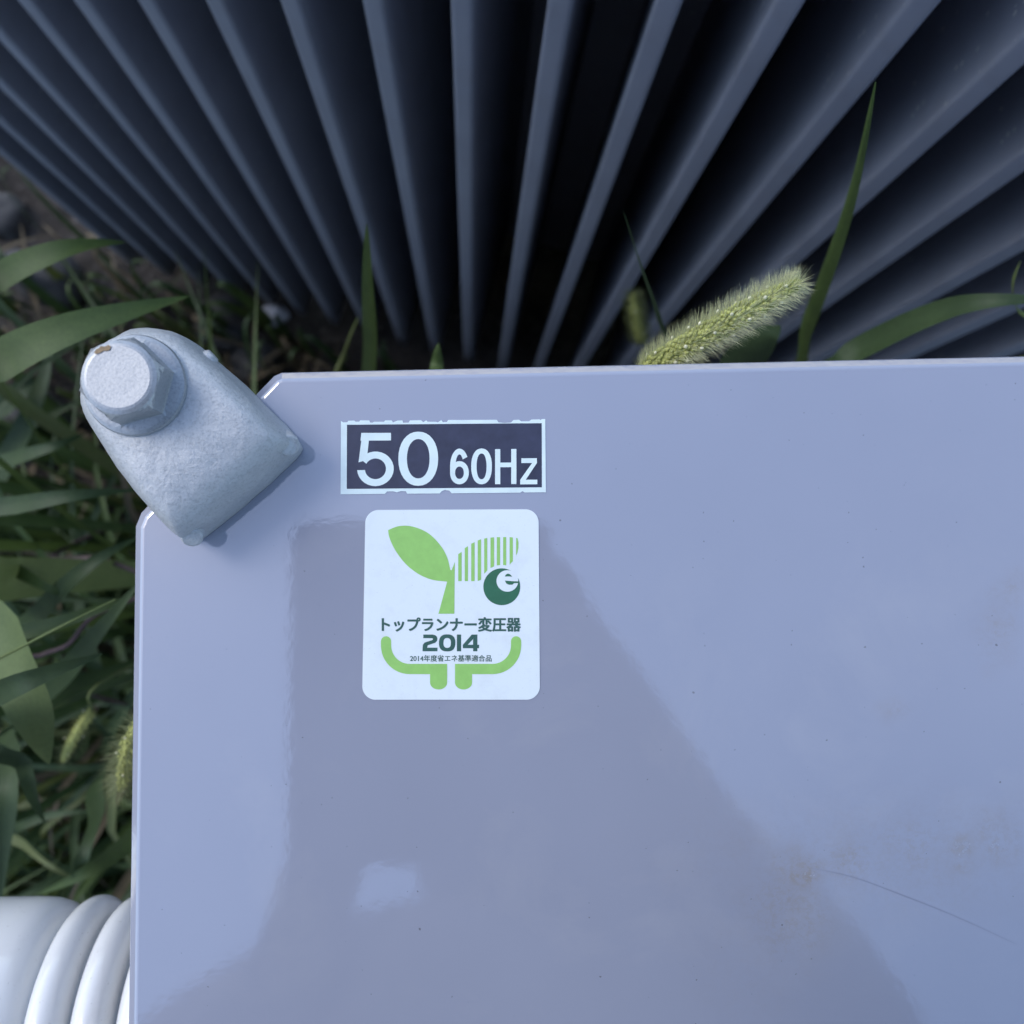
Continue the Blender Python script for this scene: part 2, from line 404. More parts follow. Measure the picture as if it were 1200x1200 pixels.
def arc(cx, cy, rx, ry, a0, a1, n=12):
    return [(cx + rx * math.cos(R(a0 + (a1 - a0) * i / n)), cy + ry * math.sin(R(a0 + (a1 - a0) * i / n))) for i in range(n + 1)]
def spline(pts, n=6):
    out = []
    for i in range(len(pts) - 1):
        p0, p1, p2, p3 = pts[max(i - 1, 0)], pts[i], pts[i + 1], pts[min(i + 2, len(pts) - 1)]
        for k in range(n):
            t = k / n
            out.append(tuple(0.5 * (2 * p1[c] + (p2[c] - p0[c]) * t + (2 * p0[c] - 5 * p1[c] + 4 * p2[c] - p3[c]) * t * t + (3 * p1[c] - p0[c] - 3 * p2[c] + p3[c]) * t ** 3) for c in range(len(p1))))
    out.append(tuple(pts[-1])); return out
def build_frequency_sticker():
    q = lambda x, y: (380 + x / 4.286, 470 + y / 4.286)
    top = [(84, 100), (95, 107), (116, 106), (120, 99), (150, 98), (158, 104), (176, 103), (180, 97), (226, 97), (231, 108), (243, 108), (250, 104), (300, 104), (306, 97), (338, 97), (345, 107), (368, 98),
           (392, 97), (396, 109), (424, 108), (430, 97), (486, 96), (497, 106), (512, 97), (520, 104), (560, 104), (570, 107), (588, 96), (596, 106), (616, 105), (622, 95), (728, 95), (866, 94), (876, 107), (905, 110), (938, 108), (950, 95),
           (978, 94), (990, 102), (1030, 101), (1040, 93), (1082, 92), (1086, 96), (1092, 91), (1110, 90)]
    bot = [(1113, 458), (1006, 459), (996, 452), (984, 460), (640, 463), (628, 450), (606, 446), (590, 452), (580, 464), (416, 465), (410, 453), (385, 452), (365, 458), (345, 453), (315, 454), (305, 466), (82, 468)]
    s = flat('frequency_sticker', [[q(*p) for p in top + bot]], 0.00016, M_STK2, TR, 0.00015)
    s['label'] = 'dark rectangular sticker reading 50 60Hz with a ragged pale border'
    flat('sticker_panel', [[q(114, 119), q(1092, 111), q(1093, 433), q(113, 441)]], 0.00020, M_NAVY, s)
    def glyph(polys): return flat('lettering', [[q(x, y - 0.008 * (x - 165)) for x, y in pl] for pl in polys], 0.00024, M_STK2, s)
    def ring(cx, cy, rx, ry, tx, ty, e=2.0, n=32):
        out = []; inn = []
        for k in range(n):
            a = 2 * math.pi * k / n; c, d = math.cos(a), math.sin(a); f = lambda t: math.copysign(abs(t) ** (2 / e), t)
            out.append((cx + rx * f(c), cy + ry * f(d))); inn.append((cx + (rx - tx) * f(c), cy + (ry - ty) * f(d)))
        return [[out[k], out[(k + 1) % n], inn[(k + 1) % n], inn[k]] for k in range(n)]
    def stroke(outer, inner):
        return [[outer[k], outer[k + 1], inner[k + 1], inner[k]] for k in range(len(outer) - 1)]
    # 5: bar, stem, open bowl
    bowl_o = arc(257, 341, 92, 87, -145, 176, 26); bowl_i = arc(257, 341, 53, 52, -150, 174, 26)
    glyph([[(186, 160), (335, 161), (335, 199), (224, 199), (182, 199)], [(186, 199), (224, 199), (213, 296), (172, 308)]] + stroke(bowl_o, bowl_i))
    glyph(ring(472, 292, 100, 136, 43, 37, 2.15))
    # 6: ring, arched stem
    so = arc(679, 332, 47, 89, 180, 328, 20); si = arc(679, 332, 20, 60, 180, 325, 20)
    glyph(ring(679, 364, 47, 58, 25, 27, 2.1) + stroke(so, si) + [[(632, 332), (659, 332), (657, 366), (632, 366)]])
    glyph(ring(790, 333, 52, 90, 27, 25, 2.25))
    glyph([[(858, 247), (884, 247), (884, 423), (858, 423)], [(939, 247), (965, 247), (965, 423), (939, 423)], [(884, 315), (939, 315), (939, 338), (884, 338)]])
    glyph([[(990, 294), (1068, 294), (1068, 318), (1044, 318), (990, 318)], [(1044, 318), (1068, 318), (1012, 402), (984, 402)], [(984, 402), (1012, 402), (1070, 402), (1070, 425), (984, 425)]])
    return s
build_frequency_sticker()

def build_efficiency_sticker():
    q = lambda p: (410 + p[0] / 5, 590 + p[1] / 5)
    Q = lambda pl: [q(p) for p in pl]
    r = 78
    out = arc(90 + r, 38 + r, r, r, 180, 270) + arc(1106 - r, 34 + r, r, r, 270, 360) + arc(1113 - r, 1150 - r, r, r, 0, 90) + arc(73 + r, 1150 - r, r, r, 90, 180)
    s = flat('efficiency_sticker', [Q(out)], 0.00016, M_STK, TR, 0.00015)
    s['label'] = 'white rounded sticker with a green seedling and Japanese lettering'
    z = 0.00020
    leaf = spline([(224, 156), (290, 132), (370, 136), (460, 175), (530, 245), (570, 315), (588, 388)]) + [(596, 392), (615, 342), (612, 646), (519, 646), (570, 458)] + spline([(560, 457), (480, 446), (400, 412), (325, 352), (265, 272), (232, 200), (224, 156)])[:-1]
    flat('seedling', [Q(leaf)], z, M_GREEN, s)
    xs = [(635, 655, 297, 283), (673, 692, 262, 250), (711, 731, 236, 226), (749, 769, 217, 209), (787, 805, 206, 202), (824, 845, 200, 198), (861, 880, 197, 197), (898, 916, 197, 197), (936, 955, 197, 199)]
    st = []
    for (a, b, ta, tb) in xs:
        def bot(x):
            d = 128 ** 2 - (x - 890) ** 2
            return min(455, 488 - math.sqrt(d)) if d > 0 else 455
        ba, bb = (bot(a), bot(b)) if a < 930 else (358, 338)
        st.append(Q([(a, ta), (b, tb), (b, bb), (a, ba)]))
    st.append(Q([(974, 202), (983, 204), (988, 232), (987, 262), (981, 290), (974, 304)]))
    flat('striped_leaf', st, z, M_GREEN, s)
    e = flat('energy_mark', [Q(arc(890, 488, 108, 108, 0, 360, 48)[:-1])], z, M_DKGREEN, s)
    flat('mark_disc', [Q(arc(923, 454, 64, 63, 0, 360, 36)[:-1])], z + 4e-5, M_STK, s)
    flat('mark_letter', [Q(spline([(907, 428), (918, 414), (934, 413), (952, 429)]) + [(930, 427)]), Q([(908, 452), (948, 455), (994, 457), (994, 466), (962, 467), (952, 476), (932, 476), (916, 468)])], z + 8e-5, M_DKGREEN, s)
    root = arc(212, 808, 30, 30, 360, 180, 12) + arc(350, 832, 168, 168, 180, 90) + [(470, 1000)] + [(470, 1050)] + arc(520, 1050, 50, 40, 180, 0, 12) + [(570, 940)] + arc(350, 832, 108, 108, 90, 180)
    mir = [(1186 - x, y) for (x, y) in root]
    flat('green_root', [Q(root)], z, M_GREEN, s); flat('green_root', [Q(mir)], z, M_GREEN, s)
    text('lettering', 'トップランナー変圧器', (447.8, 723.6, 609.8, 739.8), z, M_TXT, s, 0.62)
    def st(o_, i_): return [[o_[k], o_[k + 1], i_[k + 1], i_[k]] for k in range(len(o_) - 1)]
    two = st([(430, 768), (485, 768), (500, 772), (510, 781), (513, 793), (510, 806), (500, 816), (456, 831)], [(430, 789), (478, 789), (484, 790), (487, 793), (487, 796), (485, 799), (478, 802), (438, 815)]) + [[(438, 815), (456, 831), (452, 845), (426, 845), (428, 828)], [(426, 845), (513, 845), (513, 866), (426, 866)]]
    zo = []
    for k in range(32):
        a = 2 * math.pi * k / 32; f = lambda t, e=2.5: math.copysign(abs(t) ** (2 / e), t)
        zo.append(((570 + 48 * f(math.cos(a)), 817 + 50 * f(math.sin(a))), (570 + 22 * f(math.cos(a)), 817 + 29 * f(math.sin(a)))))
    zero = [[zo[k][0], zo[(k + 1) % 32][0], zo[(k + 1) % 32][1], zo[k][1]] for k in range(32)]
    four = [[(716, 768), (747, 768), (747, 791), (722, 791)], [(722, 791), (722, 826), (692, 826), (663, 826)], [(716, 768), (722, 791), (692, 826), (663, 826)][:4], [(663, 826), (757, 826), (757, 846), (663, 846)], [(722, 846), (747, 846), (747, 866), (722, 866)], [(728, 791), (747, 791), (747, 826), (728, 826)]]
    four = [[(714, 768), (747, 768), (690, 828), (662, 828)], [(662, 828), (757, 828), (757, 848), (662, 848)], [(722, 795), (747, 768), (747, 828), (722, 828)], [(722, 848), (747, 848), (747, 866), (722, 866)]]
    for gl in (two, zero, [[(627, 768), (652, 768), (652, 866), (627, 866)]], four):
        flat('lettering', [Q(p) for p in gl], z, M_TXT, s)
    text('lettering', '2014年度省エネ基準適合品', (480.6, 767.6, 576.0, 775.2), z, M_TXT, s, 0.12)
build_efficiency_sticker()

# scratch across the enamel
def build_scratch():
    pts = spline([(948, 1017), (1000, 1028), (1060, 1050), (1120, 1074), (1190, 1106)], 8)
    a = [(x, y - 0.30 * (1 - abs(2 * i / len(pts) - 1)) - 0.12) for i, (x, y) in enumerate(pts)]
    b = [(x, y + 0.30 * (1 - abs(2 * i / len(pts) - 1)) + 0.12) for i, (x, y) in enumerate(pts)]
    vs = [P(x, y, 0.00003) for x, y in a + b]; n = len(pts)
    mesh('scratch', vs, [(i, n + i, n + i + 1, i + 1) for i in range(n - 1)], M_SCR, COVER)
build_scratch()

# ------------------------------------------------------------------ clamp with flange bolt
def build_clamp():
    ZT = 0.0235
    W0 = P(159, 452, ZT)
    f1, f2 = P(222, 638, 0.007), P(352, 523, 0.007)
    Fm = (f1 + f2) / 2
    u = Vector((Fm.x - W0.x, Fm.y - W0.y, 0)); L = u.length; u.normalize(); v = Vector((-u.y, u.x, 0))
    half = (Vector((f2.x - f1.x, f2.y - f1.y, 0)).length) / 2 + 0.0004
    O = Vector((W0.x, W0.y, 0))
    # outline: round heel behind the bolt, flaring sides, square toe
    ol = []
    rb = 0.0163
    for k in range(25):
        a = R(100 + 160 * k / 24); ol.append((rb * math.cos(a), rb * math.sin(a)))
    toe = [(0.010, -half * 0.955), (0.020, -half * 0.985), (L - 0.006, -half), (L - 0.002, -half * 0.985), (L, -half * 0.9), (L + 0.0006, -half * 0.5), (L + 0.0008, 0)]
    ol += spline(toe, 3) + [(a, -b) for a, b in spline(toe, 3)[::-1][1:]]
    ol = [p for i, p in enumerate(ol) if i == 0 or (p[0] - ol[i - 1][0]) ** 2 + (p[1] - ol[i - 1][1]) ** 2 > 1e-8]
    n = len(ol)
    cu_, rings = 0.010, []
    prof = [(1.0, 0.0006), (1.0, 0.006), (0.99, 0.011), (0.965, 0.0155), (0.92, 0.019), (0.85, 0.0213), (0.76, 0.0226), (0.64, 0.0232), (0.50, ZT), (0.3, ZT), (0.12, ZT)]
    prof = spline(prof, 3)
    verts, faces = [], []
    for s, z in prof:
        for (a, b) in ol:
            aa = cu_ + (a - cu_) * s; bb = b * s
            toe_k = max(0, (aa - 0.012) / 0.026)
            zz = z - 0.0055 * toe_k ** 2 * (z / ZT)
            p = O + u * aa + v * bb + Vector((0, 0, zz))
            nz = noise.noise(p * 160) * 0.00035 + noise.noise(p * 420) * 0.0002
            p += Vector((0, 0, nz)) + (u * (a - cu_) + v * b).normalized() * nz * (1 if s > 0.9 else 0)
            verts.append(p)
    for j in range(len(prof) - 1):
        for i in range(n):
            faces.append((j * n + i, j * n + (i + 1) % n, (j + 1) * n + (i + 1) % n, (j + 1) * n + i))
    faces.append(tuple(range((len(prof) - 1) * n, len(prof) * n))); faces.append(tuple(range(n))[::-1])
    me = bpy.data.meshes.new('clamp'); me.from_pydata([tuple(x) for x in verts], [], faces); me.update()
    bm = bmesh.new(); bm.from_mesh(me); bpy.data.meshes.remove(me)
    # heel leg that hooks down past the cover's edge
    bmesh.ops.create_cone(bm, cap_ends=True, segments=24, radius1=0.0130, radius2=0.0140, depth=0.05, matrix=Matrix.Translation(O - u * 0.0015 + Vector((0, 0, -0.018))))
    bmesh.ops.recalc_face_normals(bm, faces=bm.faces)
    cl = bm_obj('clamp', bm, M_ZINC, TR, True)
    cl['label'] = 'rough galvanised corner clamp with a square toe and round heel'
    # runners: little cast plugs at the toe corners and a nub on the side
    def plug(px, py, z, r, dpt, direction):
        bm = bmesh.new()
        q = direction.to_track_quat('Z', 'Y').to_matrix().to_4x4(); q.translation = P(px, py, z)
        prof = [(r * 1.25, -dpt), (r * 1.12, -dpt * .2), (r, 0), (r * .82, r * .22), (r * .62, r * .10), (r * .35, r * .18), (0.0001, r * .22)]
        rs = []
        for (rr, zz) in prof:
            ring = []
            for k in range(16):
                a = 2 * math.pi * k / 16; j = 1 + 0.10 * noise.noise((math.cos(a) * 2 + px, math.sin(a) * 2, zz * 900))
                ring.append(bm.verts.new(q @ Vector((rr * j * math.cos(a), rr * j * math.sin(a), zz))))
            rs.append(ring)
        for a_, b_ in zip(rs, rs[1:]):
            for k in range(16): bm.faces.new((a_[k], a_[(k + 1) % 16], b_[(k + 1) % 16], b_[k]))
        bm.faces.new(rs[-1])
        bm_obj('casting_plug', bm, M_ZINC, cl, True)
    plug(225, 630, 0.0118, 0.0026, 0.008, (u * 0.9 - v * 0.30 + Vector((0, 0, 1.3))) if (f1 - O).dot(v) < 0 else (u * 0.9 + v * 0.30 + Vector((0, 0, 1.3))))
    plug(339, 522, 0.0128, 0.0027, 0.008, (u * 0.9 + v * 0.30 + Vector((0, 0, 1.3))) if (f2 - O).dot(v) > 0 else (u * 0.9 - v * 0.30 + Vector((0, 0, 1.3))))
    plug(249, 417, 0.012, 0.0019, 0.003, v if (f2 - O).dot(v) > 0 else -v)
    # bolt: flange, hexagon, chamfered crown
    bm = bmesh.new()
    ang = R(-14)
    def ring(rf, z, m=48):
        out = []
        for k in range(m):
            a = 2 * math.pi * k / m
            r = rf(a); out.append(bm.verts.new(O + Vector((r * math.cos(a + ang), r * math.sin(a + ang), z))))
        return out
    hexr = lambda af: (lambda a: (af / 2) / math.cos(((a + math.pi / 6) % (math.pi / 3)) - math.pi / 6))
    cap = lambda f, c: (lambda a: min(f(a), c))
    z0 = ZT - 0.0006
    h = hexr(0.0168)
    rs = [ring(lambda a: 0.0116, z0), ring(lambda a: 0.0119, z0 + 0.0012), ring(lambda a: 0.0116, z0 + 0.0020), ring(lambda a: 0.0108, z0 + 0.0024), ring(lambda a: h(a) + 0.0002, z0 + 0.0029), ring(h, z0 + 0.0036),
          ring(h, z0 + 0.0092), ring(cap(h, 0.0088), z0 + 0.0104), ring(cap(h, 0.0083), z0 + 0.0110), ring(lambda a: 0.0075, z0 + 0.0114), ring(lambda a: 0.0069, z0 + 0.01155), ring(lambda a: 0.004, z0 + 0.0115), ring(lambda a: 0.0005, z0 + 0.0115)]
    for a_, b_ in zip(rs, rs[1:]):
        for k in range(48): bm.faces.new((a_[k], a_[(k + 1) % 48], b_[(k + 1) % 48], b_[k]))
    bm.faces.new(rs[-1])
    bo = bm_obj('bolt', bm, M_BOLT, cl)
    # rust fleck on the crown
    c = P(122, 408, z0 + 0.0118)
    vs = [P(x, y, z0 + 0.0118) for x, y in ((110, 413), (113, 409), (116, 408), (118, 405.5), (123, 406), (127, 404), (130, 406), (128.5, 410), (126, 411), (121, 411), (117, 413.5), (112, 415))]
    mesh('rust_fleck', vs, [tuple(range(12))[::-1]], M_RUST, cl)
build_clamp()

# ------------------------------------------------------------------ porcelain bushing on the side of the tank
def build_bushing():
    cy, cz = -0.1515, CAMH - 0.313
    prof = [(-0.34, 0.004), (-0.34, 0.030), (-0.335, 0.036), (-0.32, 0.040)]
    prof += [(-0.20, 0.0402), (-0.142, 0.0402), (-0.137, 0.0398), (-0.133, 0.0385), (-0.1303, 0.0355), (-0.1288, 0.0300)]
    x = -0.1282
    for k in range(5):
        for t in range(1, 13):
            a = math.pi * t / 12
            prof.append((x + 0.0059 * (1 - math.cos(a)), 0.0300 + 0.0104 * math.sin(a) ** 0.75))
        x += 0.0118
        prof.append((x + 0.0006, 0.0297)); x += 0.0012
    prof += [(x + 0.003, 0.030), (-0.05, 0.030)]
    m = 64; verts, faces = [], []
    for (px, r) in prof:
        for k in range(m):
            a = 2 * math.pi * k / m; verts.append((px, cy + r * math.cos(a), cz + r * math.sin(a)))
    for j in range(len(prof) - 1):
        for k in range(m): faces.append((j * m + k, (j + 1) * m + k, (j + 1) * m + (k + 1) % m, j * m + (k + 1) % m))
    faces.append(tuple(range(m)))
    o = mesh('bushing', verts, faces, M_PORC, TR, True)
    o['label'] = 'white glazed porcelain bushing with rounded ribs'
build_bushing()

# ------------------------------------------------------------------ plants
def ribbon(pts, width, fold=0.25, tip=0.02, base=0.55, peak=0.3, twist=0.0, nz=0.0, seed=0, sub=5):
    """a blade of grass: folded ribbon along pts (Vectors), width in metres"""
    pts = [Vector(p) for p in spline([tuple(p) for p in pts], sub)]
    n = len(pts); verts, faces = [], []
    lean = pts[-1] - pts[0]; lean.z = 0
    across = Vector((lean.y, -lean.x, 0)).normalized() if lean.length > 0.004 else Vector((1, 0, 0))
    for i, p in enumerate(pts):
        t = i / (n - 1)
        d = (pts[min(i + 1, n - 1)] - pts[max(i - 1, 0)]).normalized()
        side = (across - d * across.dot(d)).normalized()
        if twist: side = Matrix.Rotation(twist * (t + 0.25 * math.sin(seed + 5 * t)), 3, d) @ side
        up = side.cross(d).normalized()
        ww = width / 2 * ((base + (1 - base) * min(1, t / peak)) if t < peak else max(tip, 1 - ((t - peak) / (1 - peak)) ** 1.7))
        wob = nz * math.sin(seed * 3 + t * 11)
        verts += [p - side * ww + up * (ww * fold + wob), p - side * ww * .5 + up * ww * fold * .35, p, p + side * ww * .5 + up * ww * fold * .35, p + side * ww + up * (ww * fold - wob)]
    for i in range(n - 1):
        for k in range(4):
            a = i * 5 + k; faces.append((a, a + 1, a + 6, a + 5))
    return verts, faces
def blade(label, pix, wpx, mat, fold=0.25, peak=0.3, twist=0.0, root=None, base=0.7, nz=0.0003, group=None, name='grass_plant'):
    """pix: (px, py, z) along the visible stretch; the blade goes on down to the ground"""
    pts = [P(*p) for p in pix]
    zmid = pix[len(pix) // 2][2]
    wid = wpx * (CAMH - zmid) / FPX
    if root is None:
        a = pts[0]; b = pts[1]
        d = (a - b); d.z = 0; d = d.normalized() * 0.10 if d.length > 1e-6 else Vector((0, 0, 0))
        root = Vector((a.x + d.x, a.y + d.y, GROUND - 0.01))
    mid = (root * 0.45 + pts[0] * 0.55); mid.z = root.z * 0.40 + pts[0].z * 0.60
    all_ = [root, mid] + pts
    e = empty(name, root); tag(e, label, 'grass', group)
    v, f = ribbon(all_, wid, fold, 0.02, 0.5, 0.45, twist, nz, len(label))
    mesh('leaf', v, f, mat, e, True)
    a = rnd.uniform(0, 6.28); d = Vector((math.cos(a), math.sin(a), 0)) * 0.05
    v, f = ribbon([root, root + d * .4 + Vector((0, 0, .12)), root + d + Vector((0, 0, .2)), root + d * 1.6 + Vector((0, 0, .18))], wid * 0.8, 0.25, 0.03, 0.6, 0.3, 0.2, 0.0003, 3)
    mesh('leaf', v, f, mat, e, True)
    return e
def tube(pts, r0, r1, m=7, smooth_n=6):
    pts = [Vector(p) for p in spline([tuple(p) for p in pts], smooth_n)]
    verts, faces = [], []; n = len(pts)
    for i, p in enumerate(pts):
        d = (pts[min(i + 1, n - 1)] - pts[max(i - 1, 0)]).normalized()
        s = d.cross(Vector((0.3, 0.2, 1))).normalized(); t = d.cross(s); r = r0 + (r1 - r0) * i / (n - 1)
        for k in range(m):
            a = 2 * math.pi * k / m; verts.append(p + s * r * math.cos(a) + t * r * math.sin(a))
    for i in range(n - 1):
        for k in range(m): faces.append((i * m + k, i * m + (k + 1) % m, (i + 1) * m + (k + 1) % m, (i + 1) * m + k))
    return verts, faces
def foxtail(label, head, stem, rcore, blen, nseed, nbris, bw, leaves=(), bm_=None, group='foxtail grass seed heads'):
    rg = random.Random(len(label) * 31)
    head = [Vector(p) for p in head]
    base = Vector(stem[0])
    root = empty('foxtail_grass', base); tag(root, label, 'foxtail', group)
    v, f = tube(list(stem) + [head[0]], 0.0011, 0.0007); mesh('stem', v, f, M_STEM, root, True)
    sp = [Vector(p) for p in spline([tuple(p) for p in head], 16)]; n = len(sp)
    def at(t):
        x = t * (n - 1); i = min(int(x), n - 2); p = sp[i].lerp(sp[i + 1], x - i); d = (sp[i + 1] - sp[i]).normalized()
        s = d.cross(Vector((0, 0, 1))).normalized(); return p, d, s, d.cross(s)
    prof = lambda t: min(1, 0.55 + t * 3.2) * (1 - max(0, (t - 0.55) / 0.45) ** 2.2 * 0.78)
    cv, cf = [], []
    for i in range(25):
        p, d, s, q = at(i / 24)
        for k in range(10): cv.append(p + (s * math.cos(k * math.pi / 5) + q * math.sin(k * math.pi / 5)) * rcore * 0.80 * prof(i / 24))
    for i in range(24):
        for k in range(10): cf.append((i * 10 + k, i * 10 + (k + 1) % 10, (i + 1) * 10 + (k + 1) % 10, (i + 1) * 10 + k))
    hd = mesh('seed_head', cv, cf, M_SEED, root, True)
    def seeds(name, cnt, size, mat, lift):
        vs, fs = [], []
        for j in range(cnt):
            t = 0.02 + 0.96 * ((j + rg.random()) / cnt); p, d, s, q = at(t); a = j * 2.39996 + rg.uniform(-.3, .3)
            o_ = s * math.cos(a) + q * math.sin(a); c = p + o_ * rcore * prof(t) * lift
            ax = (d * 0.8 + o_ * 0.6).normalized(); b1 = ax.cross(o_).normalized(); b2 = ax.cross(b1)
            L, Wd = size * rg.uniform(.8, 1.15), size * 0.42 * rg.uniform(.85, 1.15); o0 = len(vs)
            vs.append(c - ax * L * .55)
            for (h_, r_) in ((-.25, .8), (.15, 1.0), (.42, .6)):
                for k in range(6): vs.append(c + ax * L * h_ + (b1 * math.cos(k * math.pi / 3) + b2 * math.sin(k * math.pi / 3)) * Wd * r_)
            vs.append(c + ax * L * .6)
            for k in range(6):
                fs.append((o0, o0 + 1 + k, o0 + 1 + (k + 1) % 6)); fs.append((o0 + 19, o0 + 13 + (k + 1) % 6, o0 + 13 + k))
                for h_ in (0, 6): fs.append((o0 + 1 + h_ + k, o0 + 7 + h_ + k, o0 + 7 + h_ + (k + 1) % 6, o0 + 1 + h_ + (k + 1) % 6))
        x = mesh(name, vs, fs, mat, hd, True); x['kind'] = 'stuff'
    seeds('spikelets', nseed, rcore * 0.44, M_SEED, 0.92)
    seeds('anthers', max(10, nseed // 12), rcore * 0.36, M_ANTH, 1.22)
    vs, fs = [], []
    for j in range(nbris):
        t = rg.random(); p, d, s, q = at(t); a = rg.uniform(0, 2 * math.pi)
        o_ = s * math.cos(a) + q * math.sin(a); b = p + o_ * rcore * prof(t) * 0.8
        dr = (o_ * rg.uniform(.85, 1.2) + d * rg.uniform(.2, .75) + Vector((rg.uniform(-.2, .2), rg.uniform(-.2, .2), rg.uniform(-.2, .2)))).normalized()
        L = blen * rg.uniform(.6, 1.15) * (0.8 + 0.2 * prof(t)); sd_ = dr.cross(Vector((rg.random() - .5, rg.random() - .5, 1))).normalized(); s2 = dr.cross(sd_)
        m_ = b + dr * L * .55 + d * L * .03; e = b + dr * L + d * L * .10; o0 = len(vs)
        for pt, ww in ((b, bw), (m_, bw * .7)):
            for k in range(3): vs.append(pt + (sd_ * math.cos(k * 2.094) + s2 * math.sin(k * 2.094)) * ww)
        vs.append(e)
        for k in range(3):
            k2 = (k + 1) % 3; fs.append((o0 + k, o0 + k2, o0 + 3 + k2, o0 + 3 + k)); fs.append((o0 + 3 + k, o0 + 3 + k2, o0 + 6))
    x = mesh('bristles', vs, fs, bm_ or M_BRIS, hd); x['kind'] = 'stuff'
    for lp, wid in leaves:
        v, f = ribbon(lp, wid, 0.3, 0.02, 0.6, 0.25, 0.3, 0.0005, wid * 1000); mesh('leaf', v, f, M_BLADE, root, True)
    return root

Z = -0.012
foxtail('pale bristly foxtail seed head poking over the far edge of the lid',
        [P(752, 437, Z - .010), P(805, 405, Z - .002), P(870, 368, Z + .004), P(938, 330, Z + .006)],
        [Vector((0.00, 0.12, GROUND)), Vector((0.005, 0.105, -0.6)), Vector((0.02, 0.062, -0.12)), P(715, 462, Z - .03)],
        0.0033, 0.0056, 560, 3800, 0.000050)
foxtail('blurred small foxtail head deep among the fins left of the pale one',
        [P(752, 400, -.42), P(746, 372, -.40), P(742, 345, -.385)],
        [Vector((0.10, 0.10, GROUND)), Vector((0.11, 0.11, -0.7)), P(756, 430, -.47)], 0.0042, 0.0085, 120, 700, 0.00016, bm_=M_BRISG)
foxtail('foxtail head tucked against the left edge of the lid above the bushing',
        [P(172, 840, -.10), P(152, 870, -.11), P(146, 905, -.125), P(142, 925, -.14)],
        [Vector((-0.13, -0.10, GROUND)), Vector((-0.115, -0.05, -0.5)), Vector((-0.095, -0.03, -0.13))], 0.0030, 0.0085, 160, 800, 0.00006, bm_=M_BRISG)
foxtail('dim foxtail head hanging lowest among the leaves left of the lid',
        [P(108, 832, -.24), P(88, 862, -.25), P(74, 892, -.27)],
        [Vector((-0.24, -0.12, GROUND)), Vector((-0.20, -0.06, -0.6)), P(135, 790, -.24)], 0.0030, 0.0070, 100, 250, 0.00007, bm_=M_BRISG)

blade('broad grass blade reaching in from the left frame edge, upper of two', [(-40, 375, -.20), (0, 326, -.175), (60, 297, -.17), (105, 286, -.18), (146, 284, -.20)], 34, M_BLADE, 0.15, root=Vector((-0.42, -0.02, GROUND)))
blade('broad grass blade reaching in from the left frame edge behind the clamp', [(-60, 480, -.14), (0, 425, -.115), (70, 390, -.11), (150, 365, -.12), (222, 347, -.14)], 50, M_BLADE, 0.15, root=Vector((-0.36, -0.06, GROUND)))
blade('upright pointed grass blade behind the lid left of its middle', [(440, 470, -.38), (436, 400, -.24), (432, 330, -.16), (430, 262, -.11)], 26, M_BLADE, 0.5, root=Vector((-0.06, 0.16, GROUND)))
blade('short blurred grass blade leaning beside the upright pointed one', [(392, 470, -.45), (405, 415, -.40), (420, 372, -.36)], 26, M_BLADE3, 0.4, root=Vector((-0.10, 0.16, GROUND)))
blade('small leaf tip just showing above the lid edge', [(515, 460, -.20), (512, 425, -.17), (514, 402, -.16)], 22, M_BLADE, 0.3, root=Vector((-0.01, 0.14, GROUND)))
blade('thin dark grass blade curving up left of the pale foxtail', [(782, 440, -.26), (770, 375, -.18), (752, 318, -.13), (730, 246, -.08)], 15, M_BLADE2, 0.5, root=Vector((0.12, 0.17, GROUND)))
blade('long pointed grass blade rising across the fins on the right', [(912, 455, -.34), (940, 385, -.24), (972, 300, -.15), (998, 220, -.09), (1026, 96, -.02)], 33, M_BLADE, 0.45, root=Vector((0.20, 0.17, GROUND)))
blade('grass blade arching to the right frame edge above the lid', [(930, 455, -.21), (1010, 408, -.16), (1100, 366, -.12), (1170, 352, -.10), (1260, 352, -.10)], 34, M_BLADE2, 0.25, root=Vector((0.10, 0.09, GROUND)))
blade('broad leaf half hidden beneath the pale foxtail', [(845, 470, -.26), (872, 425, -.20), (898, 395, -.18), (915, 382, -.18)], 62, M_BLADE2, 0.2, root=Vector((0.15, 0.14, GROUND)))
blade('thin bent stalk at the right frame edge', [(1215, 415, -.20), (1192, 365, -.16), (1186, 335, -.14), (1196, 305, -.13)], 8, M_STEM, 0.3, root=Vector((0.26, 0.14, GROUND)))
